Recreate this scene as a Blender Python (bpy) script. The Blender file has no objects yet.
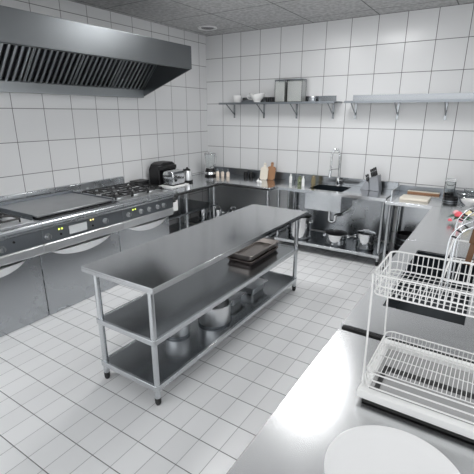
import bpy, bmesh, math, random
from mathutils import Vector, Matrix
random.seed(7)
PI = math.pi
S = bpy.context.scene
COL = S.collection

# ------------------------------------------------------------------ materials
def new_mat(name):
    m = bpy.data.materials.new(name); m.use_nodes = True
    nt = m.node_tree
    return m, nt, nt.nodes['Principled BSDF']

def plain(name, col, rough=.5, metal=0., bump=0., bscale=40, coat=0., trans=0., ior=1.45, emit=None, es=0.):
    m, nt, b = new_mat(name)
    b.inputs['Base Color'].default_value = (*col, 1)
    b.inputs['Roughness'].default_value = rough
    b.inputs['Metallic'].default_value = metal
    b.inputs['Coat Weight'].default_value = coat
    b.inputs['Transmission Weight'].default_value = trans
    b.inputs['IOR'].default_value = ior
    if emit:
        b.inputs['Emission Color'].default_value = (*emit, 1)
        b.inputs['Emission Strength'].default_value = es
    if bump:
        n = nt.nodes.new('ShaderNodeTexNoise'); n.inputs['Scale'].default_value = bscale
        tc = nt.nodes.new('ShaderNodeTexCoord'); nt.links.new(tc.outputs['Object'], n.inputs['Vector'])
        bp = nt.nodes.new('ShaderNodeBump'); bp.inputs['Strength'].default_value = bump
        bp.inputs['Distance'].default_value = .01
        nt.links.new(n.outputs['Fac'], bp.inputs['Height']); nt.links.new(bp.outputs['Normal'], b.inputs['Normal'])
    return m

def steel(name, col=(.56, .58, .6), rough=.25, stretch=(1, 1, 1), var=.08, bump=.02, nscale=6):
    m, nt, b = new_mat(name)
    b.inputs['Metallic'].default_value = 1
    tc = nt.nodes.new('ShaderNodeTexCoord'); mp = nt.nodes.new('ShaderNodeMapping')
    mp.inputs['Scale'].default_value = stretch
    n = nt.nodes.new('ShaderNodeTexNoise'); n.inputs['Scale'].default_value = nscale; n.inputs['Detail'].default_value = 5
    nt.links.new(tc.outputs['Object'], mp.inputs['Vector']); nt.links.new(mp.outputs['Vector'], n.inputs['Vector'])
    r = nt.nodes.new('ShaderNodeMapRange'); r.inputs['To Min'].default_value = rough - var; r.inputs['To Max'].default_value = rough + var
    nt.links.new(n.outputs['Fac'], r.inputs['Value']); nt.links.new(r.outputs['Result'], b.inputs['Roughness'])
    c = nt.nodes.new('ShaderNodeMixRGB'); c.inputs['Color1'].default_value = (*[v * .93 for v in col], 1); c.inputs['Color2'].default_value = (*col, 1)
    nt.links.new(n.outputs['Fac'], c.inputs['Fac']); nt.links.new(c.outputs['Color'], b.inputs['Base Color'])
    if bump:
        bp = nt.nodes.new('ShaderNodeBump'); bp.inputs['Strength'].default_value = bump; bp.inputs['Distance'].default_value = .01
        nt.links.new(n.outputs['Fac'], bp.inputs['Height']); nt.links.new(bp.outputs['Normal'], b.inputs['Normal'])
    return m

def tiles(name, base, grout, axes, origin, pitch, width, rough, wob=0., var=.03, grout2=None, bump=.4, rgrout=.7, wscale=3.):
    """rectangular tile grid in object (= world) space; axes = two of 'XYZ'"""
    m, nt, b = new_mat(name)
    N = nt.nodes.new; L = nt.links.new
    tc = N('ShaderNodeTexCoord'); sp = N('ShaderNodeSeparateXYZ'); L(tc.outputs['Object'], sp.inputs[0])
    def math_(op, a, c=None):
        x = N('ShaderNodeMath'); x.operation = op
        for i, v in enumerate((a, c)):
            if v is None: continue
            if isinstance(v, (int, float)): x.inputs[i].default_value = v
            else: L(v, x.inputs[i])
        return x.outputs[0]
    masks, cells = [], []
    for ax, o, p, w in zip(axes, origin, pitch, width):
        u = math_('DIVIDE', math_('SUBTRACT', sp.outputs[ax], o), p)
        fr = math_('FRACT', u)
        d = math_('MINIMUM', fr, math_('SUBTRACT', 1., fr))
        mr = N('ShaderNodeMapRange'); mr.inputs['From Min'].default_value = w / p * .5 * .6; mr.inputs['From Max'].default_value = w / p * .5 * 1.3
        mr.inputs['To Min'].default_value = 1; mr.inputs['To Max'].default_value = 0
        L(d, mr.inputs['Value']); masks.append(mr.outputs['Result']); cells.append(math_('FLOOR', u))
    g = math_('MAXIMUM', masks[0], masks[1])
    cb = N('ShaderNodeCombineXYZ'); L(cells[0], cb.inputs[0]); L(cells[1], cb.inputs[1])
    wn = N('ShaderNodeTexWhiteNoise'); L(cb.outputs[0], wn.inputs['Vector'])
    c1 = N('ShaderNodeMixRGB'); c1.inputs['Color1'].default_value = (*base, 1); c1.inputs['Color2'].default_value = (*[v * (1 - var) for v in base], 1)
    L(wn.outputs['Value'], c1.inputs['Fac'])
    c2 = N('ShaderNodeMixRGB'); c2.inputs['Color2'].default_value = (*grout, 1); L(c1.outputs[0], c2.inputs['Color1']); L(masks[0], c2.inputs['Fac'])
    c3 = N('ShaderNodeMixRGB'); c3.inputs['Color2'].default_value = (*(grout2 or grout), 1); L(c2.outputs[0], c3.inputs['Color1']); L(masks[1], c3.inputs['Fac'])
    L(c3.outputs[0], b.inputs['Base Color'])
    rr = N('ShaderNodeMapRange'); rr.inputs['To Min'].default_value = rough; rr.inputs['To Max'].default_value = rgrout
    L(g, rr.inputs['Value']); L(rr.outputs['Result'], b.inputs['Roughness'])
    bp = N('ShaderNodeBump'); bp.inputs['Strength'].default_value = bump; bp.inputs['Distance'].default_value = .003
    L(math_('SUBTRACT', 1., g), bp.inputs['Height'])
    if wob:
        nz = N('ShaderNodeTexNoise'); nz.inputs['Scale'].default_value = wscale; nz.inputs['Detail'].default_value = 3
        L(tc.outputs['Object'], nz.inputs['Vector'])
        b2 = N('ShaderNodeBump'); b2.inputs['Strength'].default_value = wob; b2.inputs['Distance'].default_value = .05
        L(nz.outputs['Fac'], b2.inputs['Height']); L(b2.outputs['Normal'], bp.inputs['Normal'])
    L(bp.outputs['Normal'], b.inputs['Normal'])
    return m

M = {}
M['top'] = steel('steel_worktop', (.64, .655, .67), .15, (1, 1, 1), .02, 0, 4)
M['top2'] = steel('steel_worktop_right', (.76, .77, .78), .24, (1, 1, 1), .02, 0, 4)
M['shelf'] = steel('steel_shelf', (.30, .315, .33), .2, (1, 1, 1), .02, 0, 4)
M['steel'] = steel('steel_frame', (.62, .64, .66), .24)
M['front'] = steel('steel_front', (.48, .50, .52), .27, (1, 1, 1), .03, 0, 3)
M['knobm'] = steel('grey_knob', (.42, .43, .44), .35)
M['panel'] = steel('steel_dark_panel', (.26, .28, .3), .34)
M['rail'] = steel('bright_rail_steel', (.76, .77, .78), .36, bump=0)
M['hoodm'] = steel('steel_hood', (.155, .165, .172), .34, (1, 1, 1), .04)
M['slat'] = steel('steel_baffle', (.33, .35, .36), .35)
M['gdl'] = steel('griddle_steel', (.40, .41, .42), .36, (1, 1, 1), .08, .03, 9)
M['chrome'] = steel('chrome', (.82, .83, .84), .08, var=.04)
M['pot'] = steel('polished_pot_steel', (.82, .83, .84), .36, (1, 1, 10), .06)
M['pot2'] = steel('mirror_pot_steel', (.86, .87, .88), .14, (1, 1, 10), .05)
M['wire'] = plain('white_coated_wire', (.74, .74, .73), .3, coat=.2)
M['black'] = plain('black_iron', (.012, .012, .013), .45, bump=.1)
M['blackgloss'] = plain('black_plastic', (.008, .008, .009), .35)
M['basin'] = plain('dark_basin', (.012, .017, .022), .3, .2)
M['rubber'] = plain('black_rubber', (.02, .02, .02), .6)
M['white'] = plain('white_ceramic', (.82, .82, .81), .2, coat=.3)
M['plate'] = plain('white_plate_glaze', (.82, .82, .82), .3, coat=.2)
M['tray'] = plain('white_plastic_tray', (.84, .84, .83), .3)
M['traygrey'] = plain('grey_tray_floor', (.55, .55, .55), .2, .5)
M['slot'] = plain('dark_slot', (.02, .02, .02), .4)
M['pan'] = steel('brown_bakeware', (.50, .45, .42), .34)
M['panin'] = steel('dark_bakeware', (.20, .17, .16), .4)
M['wood'] = plain('warm_wood', (.36, .19, .10), .5, bump=.2, bscale=60)
M['wood2'] = plain('dark_brown_wood', (.11, .05, .02), .45, bump=.2, bscale=60)
M['palewood'] = plain('pale_board_wood', (.78, .72, .62), .5, bump=.1, bscale=50)
M['glass'] = plain('clear_glass', (.93, .95, .95), .03, trans=1., ior=1.25)
M['gglass'] = plain('green_bottle_glass', (.42, .47, .30), .08, trans=.75, ior=1.3)
M['yglass'] = plain('amber_bottle_glass', (.55, .45, .26), .1, trans=.7, ior=1.3)
M['salt'] = plain('pale_contents', (.72, .71, .69), .8)
M['cream'] = plain('cream_label', (.78, .68, .58), .6)
M['block'] = steel('grey_knife_block', (.30, .31, .33), .42)
M['display'] = plain('pale_display', (.62, .64, .65), .3)
M['led'] = plain('yellow_green_lamp', (.7, .8, .1), .3, emit=(.75, .9, .15), es=1.6)
M['led2'] = plain('amber_lamp', (.8, .7, .3), .3, emit=(.9, .75, .3), es=1.3)
M['pink'] = plain('pink_petals', (.80, .13, .16), .5)
M['pale_pink'] = plain('pale_pink_petals', (.82, .45, .48), .5)
M['yellow'] = plain('cream_yellow_petals', (.78, .70, .45), .5)
M['leaf'] = plain('dark_green_leaf', (.02, .10, .05), .4)
M['ringgrey'] = plain('grey_grille', (.23, .23, .24), .5)
M['paint'] = plain('white_window_paint', (.75, .75, .75), .4)
M['lamp'] = plain('lamp_diffuser', (.9, .9, .9), .5, emit=(1, 1, 1), es=26.)

M['floor'] = tiles('floor_tiles', (.88, .885, .89), (.42, .42, .425), 'XY', (-2.078, 1.0355), (.1455, .2085), (.0042, .0055), .32, wob=.02, var=.08, grout2=(.13, .13, .135))
M['wb'] = tiles('back_wall_tiles', (.70, .705, .71), (.12, .12, .12), 'XZ', (-.475, 1.3165), (.3355, .3375), (.0075, .0075), .24, wob=.10, var=.04)
M['wl'] = tiles('left_wall_tiles', (.70, .705, .71), (.12, .12, .12), 'YZ', (2.265, 1.2265), (.339, .3325), (.007, .007), .12, wob=.10, var=.04)
M['wr'] = tiles('right_wall_tiles', (.70, .705, .71), (.12, .12, .12), 'YZ', (2.265, 1.2265), (.339, .3325), (.007, .007), .14, wob=.10, var=.04)
M['ceil'] = tiles('ceiling_tiles', (.55, .55, .55), (.13, .13, .13), 'XY', (-2.345, 4.36), (.86, .86), (.014, .014), .9, wob=0, var=.05, bump=.2)
# speckled ceiling tile face
def speck(m, scale=55):
    nt = m.node_tree; b = nt.nodes['Principled BSDF']
    src = b.inputs['Base Color'].links[0].from_socket
    tc = nt.nodes.new('ShaderNodeTexCoord'); n = nt.nodes.new('ShaderNodeTexNoise'); n.inputs['Scale'].default_value = scale; n.inputs['Detail'].default_value = 4
    r = nt.nodes.new('ShaderNodeValToRGB'); r.color_ramp.elements[0].position = .40; r.color_ramp.elements[0].color = (.72, .72, .72, 1)
    r.color_ramp.elements[1].position = .6
    mx = nt.nodes.new('ShaderNodeMixRGB'); mx.blend_type = 'MULTIPLY'; mx.inputs['Fac'].default_value = 1
    nt.links.new(tc.outputs['Object'], n.inputs['Vector']); nt.links.new(n.outputs['Fac'], r.inputs['Fac'])
    nt.links.new(src, mx.inputs['Color1']); nt.links.new(r.outputs['Color'], mx.inputs['Color2']); nt.links.new(mx.outputs[0], b.inputs['Base Color'])
speck(M['ceil'], 22)

# ------------------------------------------------------------------ mesh builder
class MB:
    def __init__(s): s.b = bmesh.new()
    def box(s, x0, x1, y0, y1, z0, z1, bev=0.):
        t = bmesh.new()
        v = [t.verts.new((x, y, z)) for x in (x0, x1) for y in (y0, y1) for z in (z0, z1)]
        for f in ((0, 1, 3, 2), (4, 6, 7, 5), (0, 4, 5, 1), (2, 3, 7, 6), (0, 2, 6, 4), (1, 5, 7, 3)):
            t.faces.new([v[i] for i in f])
        if bev: bmesh.ops.bevel(t, geom=t.edges[:], offset=bev, segments=2, profile=.6, affect='EDGES')
        s.merge(t); return s
    def merge(s, t, mat=None):
        if mat is not None: bmesh.ops.transform(t, matrix=mat, verts=t.verts)
        me = bpy.data.meshes.new('_t'); t.to_mesh(me); t.free(); s.b.from_mesh(me); bpy.data.meshes.remove(me)
    def tube(s, pts, r, n=8, closed=False, r2=None):
        pts = [Vector(p) for p in pts]; N = len(pts); rings = []; prev = None
        for i, p in enumerate(pts):
            if closed: d = (pts[(i + 1) % N] - pts[i - 1])
            elif i == 0: d = pts[1] - p
            elif i == N - 1: d = p - pts[-2]
            else: d = (pts[i + 1] - p).normalized() + (p - pts[i - 1]).normalized()
            d.normalize()
            if prev is None:
                a = Vector((0, 0, 1)) if abs(d.z) < .9 else Vector((1, 0, 0)); u = d.cross(a).normalized()
            else: u = (prev - d * prev.dot(d)).normalized()
            prev = u; w = d.cross(u)
            rr = r if r2 is None else r + (r2 - r) * i / (N - 1)
            rings.append([s.b.verts.new(p + (u * math.cos(2 * PI * k / n) + w * math.sin(2 * PI * k / n)) * rr) for k in range(n)])
        for i in range(N if closed else N - 1):
            a, c = rings[i], rings[(i + 1) % N]
            for k in range(n): s.b.faces.new((a[k], a[(k + 1) % n], c[(k + 1) % n], c[k]))
        if not closed:
            s.b.faces.new(rings[0][::-1]); s.b.faces.new(rings[-1])
        return s
    def lathe(s, prof, c=(0, 0, 0), n=32, axis='Z'):
        c = Vector(c); rings = []
        def P(r, z, a):
            if axis == 'Z': return c + Vector((r * math.cos(a), r * math.sin(a), z))
            if axis == 'X': return c + Vector((z, r * math.cos(a), r * math.sin(a)))
            return c + Vector((r * math.cos(a), z, r * math.sin(a)))
        for r, z in prof:
            rings.append([s.b.verts.new(P(0, z, 0))] if r < 1e-6 else [s.b.verts.new(P(r, z, 2 * PI * k / n)) for k in range(n)])
        for a, d in zip(rings, rings[1:]):
            for k in range(n):
                k2 = (k + 1) % n
                q = ([a[0]] if len(a) == 1 else [a[k], a[k2]]) + ([d[0]] if len(d) == 1 else [d[k2], d[k]])
                if len(q) >= 3: s.b.faces.new(q)
        return s
    def prism(s, poly, lo, hi, axis='Y'):
        """poly in the plane normal to axis: Y -> (x,z), X -> (y,z), Z -> (x,y)"""
        def P(a, b, t):
            return {'Y': (a, t, b), 'X': (t, a, b), 'Z': (a, b, t)}[axis]
        A = [s.b.verts.new(P(a, b, lo)) for a, b in poly]; B = [s.b.verts.new(P(a, b, hi)) for a, b in poly]
        s.b.faces.new(A); s.b.faces.new(B[::-1])
        for i in range(len(poly)):
            j = (i + 1) % len(poly); s.b.faces.new((A[i], B[i], B[j], A[j]))
        return s
    def rot(s, ang, axis, about):
        m = Matrix.Translation(about) @ Matrix.Rotation(ang, 4, axis) @ Matrix.Translation(-Vector(about))
        bmesh.ops.transform(s.b, matrix=m, verts=s.b.verts); return s
    def build(s, name, mat, parent=None, smooth=True, bevel=0., ang=35, off=None):
        bmesh.ops.recalc_face_normals(s.b, faces=s.b.faces)
        o0 = Vector((0, 0, 0)) if off is None else Vector(off)
        if off is None and parent is not None:
            p = parent
            while p is not None: o0 += p.location; p = p.parent
        if o0.length: bmesh.ops.translate(s.b, vec=-o0, verts=s.b.verts)
        me = bpy.data.meshes.new(name)
        if smooth:
            for f in s.b.faces: f.smooth = True
            for e in s.b.edges:
                if len(e.link_faces) == 2 and e.calc_face_angle(0) > math.radians(ang): e.smooth = False
        s.b.to_mesh(me); s.b.free()
        me.materials.append(mat)
        o = bpy.data.objects.new(name, me); COL.objects.link(o)
        if parent is not None: o.parent = parent
        if off is not None and parent is None: o.location = off
        if bevel:
            bv = o.modifiers.new('Bevel', 'BEVEL'); bv.width = bevel; bv.segments = 2; bv.limit_method = 'ANGLE'; bv.angle_limit = math.radians(40)
        return o

def tag(o, label=None, cat=None, group=None, kind=None):
    for k, v in (('label', label), ('category', cat), ('group', group), ('kind', kind)):
        if v: o[k] = v
    return o
def thing(name, label, cat, loc=(0, 0, 0), rz=0, group=None):
    o = bpy.data.objects.new(name, None); o.empty_display_size = .1; COL.objects.link(o)
    o.location = loc; o.rotation_euler = (0, 0, rz)
    return tag(o, label, cat, group)
def dup(root, loc, label, group=None, rz=None):
    def cp(o, par):
        c = o.copy(); COL.objects.link(c)
        if par is not None: c.parent = par
        for ch in list(o.children): cp(ch, c)
        return c
    r = cp(root, None); r.location = loc; r['label'] = label
    if group: r['group'] = group
    if rz is not None: r.rotation_euler = (0, 0, rz)
    return r
def fillet(pts, r, n=4):
    """round the corners of a polyline"""
    pts = [Vector(p) for p in pts]; out = [pts[0]]
    for a, b, c in zip(pts, pts[1:], pts[2:]):
        u = (a - b); v = (c - b); rr = min(r, u.length * .49, v.length * .49)
        p, q = b + u.normalized() * rr, b + v.normalized() * rr
        for i in range(n + 1):
            t = i / n; out.append(p * (1 - t) ** 2 + b * 2 * t * (1 - t) + q * t * t)
    out.append(pts[-1]); return out
def ring(x0, x1, y0, y1, z, r=.03, n=4):
    out = []
    for cx, cy, a0 in ((x1 - r, y1 - r, 0), (x0 + r, y1 - r, 90), (x0 + r, y0 + r, 180), (x1 - r, y0 + r, 270)):
        for i in range(n + 1):
            a = math.radians(a0 + 90 * i / n); out.append((cx + r * math.cos(a), cy + r * math.sin(a), z))
    return out

XL, YB, ZC, XR, YF = -4.15, 5.5, 3.005, .42, -1.6
# ------------------------------------------------------------------ setting
def struct(o): return tag(o, kind='structure')
struct(MB().box(XL - .1, XR + .1, YF, YB + .1, -.1, 0).build('floor', M['floor'], smooth=False))
struct(MB().box(XL - .1, XR + .1, YF, YB + .1, ZC, ZC + .1).build('ceiling', M['ceil'], smooth=False))
struct(MB().box(XL - .1, XL, YF, YB, 0, ZC).build('wall_left', M['wl'], smooth=False))
struct(MB().box(XL - .1, XR + .1, YB, YB + .1, 0, ZC).build('wall_back', M['wb'], smooth=False))
# right wall with a window opening
WY0, WY1, WZ0, WZ1 = .4, 4.3, 1.15, 2.75
wr = MB()
wr.box(XR, XR + .1, YF, WY0, 0, ZC); wr.box(XR, XR + .1, WY1, YB, 0, ZC)
wr.box(XR, XR + .1, WY0, WY1, 0, WZ0); wr.box(XR, XR + .1, WY0, WY1, WZ1, ZC)
struct(wr.build('wall_right', M['wr'], smooth=False))
wf = MB()
for y in (WY0, WY0 + 1.3, WY0 + 2.6, WY1 - .05): wf.box(XR + .02, XR + .08, y, y + .05, WZ0, WZ1)
for z in (WZ0, WZ1 - .05): wf.box(XR + .02, XR + .08, WY0, WY1, z, z + .05)
struct(wf.build('window_1', M['paint'], smooth=False))

# ------------------------------------------------------------------ ceiling lights + vent
lights = [(-1.52, 3.92), (-2.65, 3.3)]
def ceiling_light(x, y, label):
    t = thing('ceiling_light', label, 'light', (x, y, ZC), group='ceiling light panels')
    f = MB()
    for a in ((-.31, .31, -.31, -.29), (-.31, .31, .29, .31), (-.31, -.29, -.29, .29), (.29, .31, -.29, .29)): f.box(x + a[0], x + a[1], y + a[2], y + a[3], ZC - .03, ZC)
    f.build('frame', M['paint'], t, smooth=False)
    MB().box(x - .29, x + .29, y - .29, y + .29, ZC - .02, ZC - .002).build('diffuser', M['lamp'], t, smooth=False)
    return t
ceiling_light(*lights[0], 'square ceiling light panel nearer the window')
ceiling_light(*lights[1], 'added square ceiling light panel nearer the extractor hood')  # unseen panel, added to brighten the back half of the room
v = thing('ceiling_vent', 'round grey ceiling vent near the corner of the kitchen', 'vent', (-3.73, 4.99, ZC))
MB().lathe([(.10, 0), (.135, 0), (.14, -.006), (.13, -.018), (.105, -.012), (.10, 0)], (-3.73, 4.99, ZC)).build('rim', M['paint'], v)
g = MB()
for r in (.025, .05, .075): g.lathe([(r, 0), (r + .014, 0), (r + .012, -.012), (r, -.012), (r, 0)], (-3.73, 4.99, ZC))
g.build('grille', M['ringgrey'], v)

# ------------------------------------------------------------------ extractor hood
HY0, HY1 = .2, 3.98
h = thing('extractor_hood', 'long dark steel extractor hood with slatted filters above the ranges', 'extractor hood', (XL, 2.1, 2.04))
xf = -3.222
MB().prism([(xf, 2.35), (xf, 2.60), (XL + .002, 2.60), (XL + .002, 2.585), (xf - .02, 2.58), (xf - .02, 2.372), (xf - .06, 2.372), (xf - .06, 2.35)], HY0, HY1).build('canopy', M['hoodm'], h, smooth=False, bevel=.004)
MB().prism([(xf - .001, 2.352), (xf - .001, 2.598), (XL + .003, 2.598), (XL + .003, 2.045), (XL + .06, 2.04)], HY1 - .012, HY1 + .004).build('end_panel', M['hoodm'], h, smooth=False)
MB().prism([(XL + .003, 2.04), (XL + .12, 2.04), (XL + .12, 2.14), (XL + .105, 2.14), (XL + .105, 2.055), (XL + .003, 2.055)], HY0, HY1 - .012).build('grease_gutter', M['slat'], h, smooth=False)
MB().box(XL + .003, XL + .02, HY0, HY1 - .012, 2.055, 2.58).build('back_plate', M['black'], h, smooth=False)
A = Vector((-3.62, 0, 2.575)); B = Vector((XL + .112, 0, 2.125)); D = (B - A); Ln = D.length; U = D.normalized(); Nn = Vector((-U.z, 0, U.x))
if Nn.x > 0: Nn = -Nn
fy = HY1 - .014; npan = 7; pw = (fy - HY0) / npan
def slab(mb, y0, y1, t0, t1, n0, n1):
    pts = [A + U * t0 + Nn * n0, A + U * t1 + Nn * n0, A + U * t1 + Nn * n1, A + U * t0 + Nn * n1]
    mb.prism([(p.x, p.z) for p in pts], y0, y1)
for i in range(npan):
    y1 = fy - i * pw; y0 = y1 - pw + .004
    f = MB(); slab(f, y0, y1, 0, .02, 0, .03); slab(f, y0, y1, Ln - .02, Ln, 0, .03); slab(f, y0, y0 + .012, .02, Ln - .02, 0, .03); slab(f, y1 - .012, y1, .02, Ln - .02, 0, .03)
    fr = f.build('filter_frame', M['slat'], h, smooth=False)
    b = MB(); k = 8; st = (pw - .03) / k
    for j in range(k):
        yy = y0 + .016 + j * st
        slab(b, yy + st * .30, yy + st * .66, .02, Ln - .02, .0, .006)
        slab(b, yy + st * .28, yy + st * .34, .02, Ln - .02, .006, .022)
        slab(b, yy + st * .60, yy + st * .66, .02, Ln - .02, .006, .022)
    b.build('baffle_slats', M['slat'], fr, smooth=False)
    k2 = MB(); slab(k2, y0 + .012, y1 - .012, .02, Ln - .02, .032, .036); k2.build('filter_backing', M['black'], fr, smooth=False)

# ------------------------------------------------------------------ island prep table
def leg(parent, x, y, z1, r=.02, z0=0., mat='steel', foot=True, name='leg'):
    l = MB().tube([(x, y, z0 + .05), (x, y, z1)], r, 16).build(name, M[mat], parent)
    if foot: MB().lathe([(0, 0), (.014, 0), (.020, .015), (.022, .05), (.021, .055), (0, .055)], (x, y, z0), 16).build('foot', M['rubber'], l)
    return l
def table_top(parent, x0, x1, y0, y1, z, lip=.04, mat='top', name='worktop', th=.012):
    m = MB().box(x0, x1, y0, y1, z - th, z)
    m.box(x0, x1, y0, y0 + .012, z - lip, z - th); m.box(x0, x1, y1 - .012, y1, z - lip, z - th)
    m.box(x0, x0 + .012, y0 + .012, y1 - .012, z - lip, z - th); m.box(x1 - .012, x1, y0 + .012, y1 - .012, z - lip, z - th)
    return m.build(name, M[mat], parent, bevel=.0012)
t = thing('prep_table', 'long free-standing stainless steel prep table with two lower shelves in the middle of the floor', 'table', (-1.868, 2.6, 0))
table_top(t, -2.195, -1.542, 1.485, 3.73, .88)
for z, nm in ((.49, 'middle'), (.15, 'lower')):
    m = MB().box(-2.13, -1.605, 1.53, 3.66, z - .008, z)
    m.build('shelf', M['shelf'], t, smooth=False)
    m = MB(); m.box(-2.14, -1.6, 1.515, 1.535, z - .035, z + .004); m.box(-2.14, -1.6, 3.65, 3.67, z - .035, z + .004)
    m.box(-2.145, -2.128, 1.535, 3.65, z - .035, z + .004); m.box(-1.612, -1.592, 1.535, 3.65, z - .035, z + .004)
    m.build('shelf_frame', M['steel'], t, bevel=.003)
for x in (-2.122, -1.617):
    for y in (1.54, 3.645): leg(t, x, y, .842, .0205)

# ------------------------------------------------------------------ cooking ranges
def knob(parent, y, z, x=-3.243, r=.026):
    k = MB().lathe([(0, .03), (r * .8, .03), (r * .92, .026), (r, .004), (r * 1.15, 0), (0, 0)], (x, y, z), 24, 'X').build('knob', M['knobm'], parent)
    MB().box(x + .028, x + .036, y - .004, y + .004, z - r * .85, z + r * .85).build('pointer', M['panel'], k)
def led(parent, y, z, m='led'):
    MB().lathe([(0, .006), (.006, .005), (.009, 0), (0, 0)], (-3.243, y, z), 12, 'X').build('indicator_light', M[m], parent)
def button(parent, y, z):
    MB().lathe([(0, .008), (.009, .007), (.011, 0), (0, 0)], (-3.243, y, z), 12, 'X').build('button', M['blackgloss'], parent)
def bow_handle(parent, y0, y1):
    n = 20; outer = []; 
    mb = MB(); yc = (y0 + y1) / 2; hw = (y1 - y0) / 2
    top = []; bot = []
    for i in range(n + 1):
        u = -1 + 2 * i / n; d = .08 * (1 - u * u) ** .75
        y = yc + u * hw; top.append((-3.325 + .0 + .05 + .05 * (1 - u * u), y, .632)); bot.append((-3.325 + .035 + .02 * (1 - u * u), y, .632 - d - .004))
    vt = [mb.b.verts.new(p) for p in top]; vb = [mb.b.verts.new(p) for p in bot]
    wt = [mb.b.verts.new((-3.328, p[1], p[2])) for p in top]; wb_ = [mb.b.verts.new((-3.328, p[1], p[2])) for p in bot]
    for i in range(n):
        mb.b.faces.new((vt[i], vt[i + 1], vb[i + 1], vb[i])); mb.b.faces.new((vt[i], wt[i], wt[i + 1], vt[i + 1]))
        mb.b.faces.new((vb[i], vb[i + 1], wb_[i + 1], wb_[i])); mb.b.faces.new((wt[i], wb_[i], wb_[i + 1], wt[i + 1]))
    mb.b.faces.new((vt[0], vb[0], wb_[0], wt[0])); mb.b.faces.new((vt[-1], wt[-1], wb_[-1], vb[-1]))
    mb.build('handle', M['rail'], parent)
def range_unit(y0, y1, label, hy0, hy1):
    t = thing('cooking_range', label, 'range', (-3.7, (y0 + y1) / 2, 0), group='steel cooking ranges')
    MB().box(XL + .02, -3.352, y0, y1, .0, .885).build('body', M['front'], t, smooth=False)
    d = MB().box(-3.352, -3.33, y0 + .002, y1 - .002, .004, .64).build('door', M['front'], t, bevel=.003)
    bow_handle(d, hy0, hy1)
    MB().prism([(-3.352, .642), (-3.262, .642), (-3.248, .655), (-3.248, .722), (-3.258, .735), (-3.352, .735)], y0, y1).build('trim_rail', M['rail'], t, bevel=.002)
    MB().box(-3.352, -3.245, y0, y1, .738, .862).build('control_panel', M['panel'], t, bevel=.002)
    pr = [(-3.352, .866), (-3.235, .866), (-3.222, .872), (-3.22, .886), (-3.232, .894), (-3.232, .898), (-3.219, .905), (-3.215, .92), (-3.222, .936), (-3.24, .942), (XL + .02, .942), (XL + .02, .886), (-3.352, .886)]
    MB().prism(pr, y0, y1).build('cooktop', M['front'], t, ang=50)
    g = MB().prism([(XL + .004, .942), (XL + .055, .942), (XL + .05, 1.04), (XL + .045, 1.045), (XL + .004, 1.045)], y0, y1).build('backguard', M['front'], t, bevel=.002)
    return t
def grate(parent, cx, cy, w=.27, z=.945):
    g = MB(); q = w / 2
    g.tube(ring(cx - q, cx + q, cy - q, cy + q, z + .032, .02, 2), .009, 6, True)
    for a in (0, 2, 4, 6):
        c, s_ = math.cos(a * PI / 4), math.sin(a * PI / 4); R = q
        g.tube([(cx + c * R * .98, cy + s_ * R * .98, z + .032), (cx + c * R * .6, cy + s_ * R * .6, z + .040), (cx + c * .035, cy + s_ * .035, z + .040)], .011, 6)
    for sx in (-1, 1):
        for sy in (-1, 1): g.tube([(cx + sx * q * .96, cy + sy * q * .96, z - .001), (cx + sx * q * .96, cy + sy * q * .96, z + .03)], .008, 6)
    gr = g.build('grate', M['black'], parent)
    b = MB().lathe([(0, 0), (.075, 0), (.075, .008), (.06, .014), (.05, .022), (0, .022)], (cx, cy, z - .002), 20).build('burner', M['chrome'], parent)
    MB().lathe([(0, .030), (.032, .029), (.038, .0225), (0, .0225)], (cx, cy, z - .002), 20).build('burner_cap', M['blackgloss'], b)
# unit A (left edge of the frame)
ra = range_unit(.95, 1.853, 'steel range at the left edge of the photo with open cooking grates', 1.15, 1.70)
MB().box(-4.05, -3.30, 1.0, 1.83, .940, .946).build('drip_plate', M['pot'], ra)
for cx in (-3.52, -3.85):
    for cy in (1.22, 1.60): grate(ra, cx, cy, .31, .947)
knob(ra, 1.50, .79); button(ra, 1.604, .823)
# unit B griddle
rb = range_unit(1.857, 2.767, 'steel range with a flat griddle plate and a pale rectangular display on its panel', 1.95, 2.63)
gp = MB().box(-4.03, -3.335, 1.885, 2.735, .958, .974).build('griddle_plate', M['gdl'], rb, bevel=.004)
gm = MB(); gm.box(-4.05, -3.40, 1.872, 1.882, .94, .978); gm.box(-4.05, -4.032, 1.882, 2.75, .94, 1.0); gm.box(-4.03, -3.35, 2.738, 2.75, .94, .985)
gm.build('splash_guard', M['panel'], rb, smooth=False)
MB().box(-4.03, -3.35, 1.9, 2.72, .942, .958).build('griddle_base', M['black'], rb, smooth=False)
MB().box(-3.325, -3.285, 1.885, 2.735, .942, .947).build('grease_slot', M['black'], rb, smooth=False)
knob(rb, 1.905, .795); led(rb, 2.02, .836); led(rb, 2.05, .836); button(rb, 2.033, .787)
MB().box(-3.243, -3.238, 2.12, 2.315, .762, .842).build('display', M['display'], rb, bevel=.002)
led(rb, 2.365, .845, 'led2'); led(rb, 2.395, .845, 'led2'); button(rb, 2.383, .785); knob(rb, 2.536, .80)
# unit C burners
rc = range_unit(2.771, 3.57, 'steel gas range with black iron grates nearest the corner', 2.88, 3.50)
MB().box(-4.05, -3.30, 2.80, 3.545, .940, .946).build('drip_plate', M['pot'], rc)
for cx in (-3.50, -3.84):
    for cy in (2.93, 3.175, 3.42): grate(rc, cx, cy, .235, .947)
for y in (2.847, 3.028, 3.157, 3.294, 3.395): knob(rc, y, .797)
led(rc, 2.915, .838); led(rc, 2.95, .838)

# white card hanging at end of range
c = thing('hanging_card', 'white card hanging from a black clip at the end of the gas range', 'card', (-3.30, 3.62, .665))
MB().box(-3.303, -3.298, 3.578, 3.715, .665, .80).build('card', M['white'], c, bevel=.002)
MB().box(-3.300, -3.290, 3.62, 3.67, .785, .80).build('clip', M['blackgloss'], c)

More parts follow.
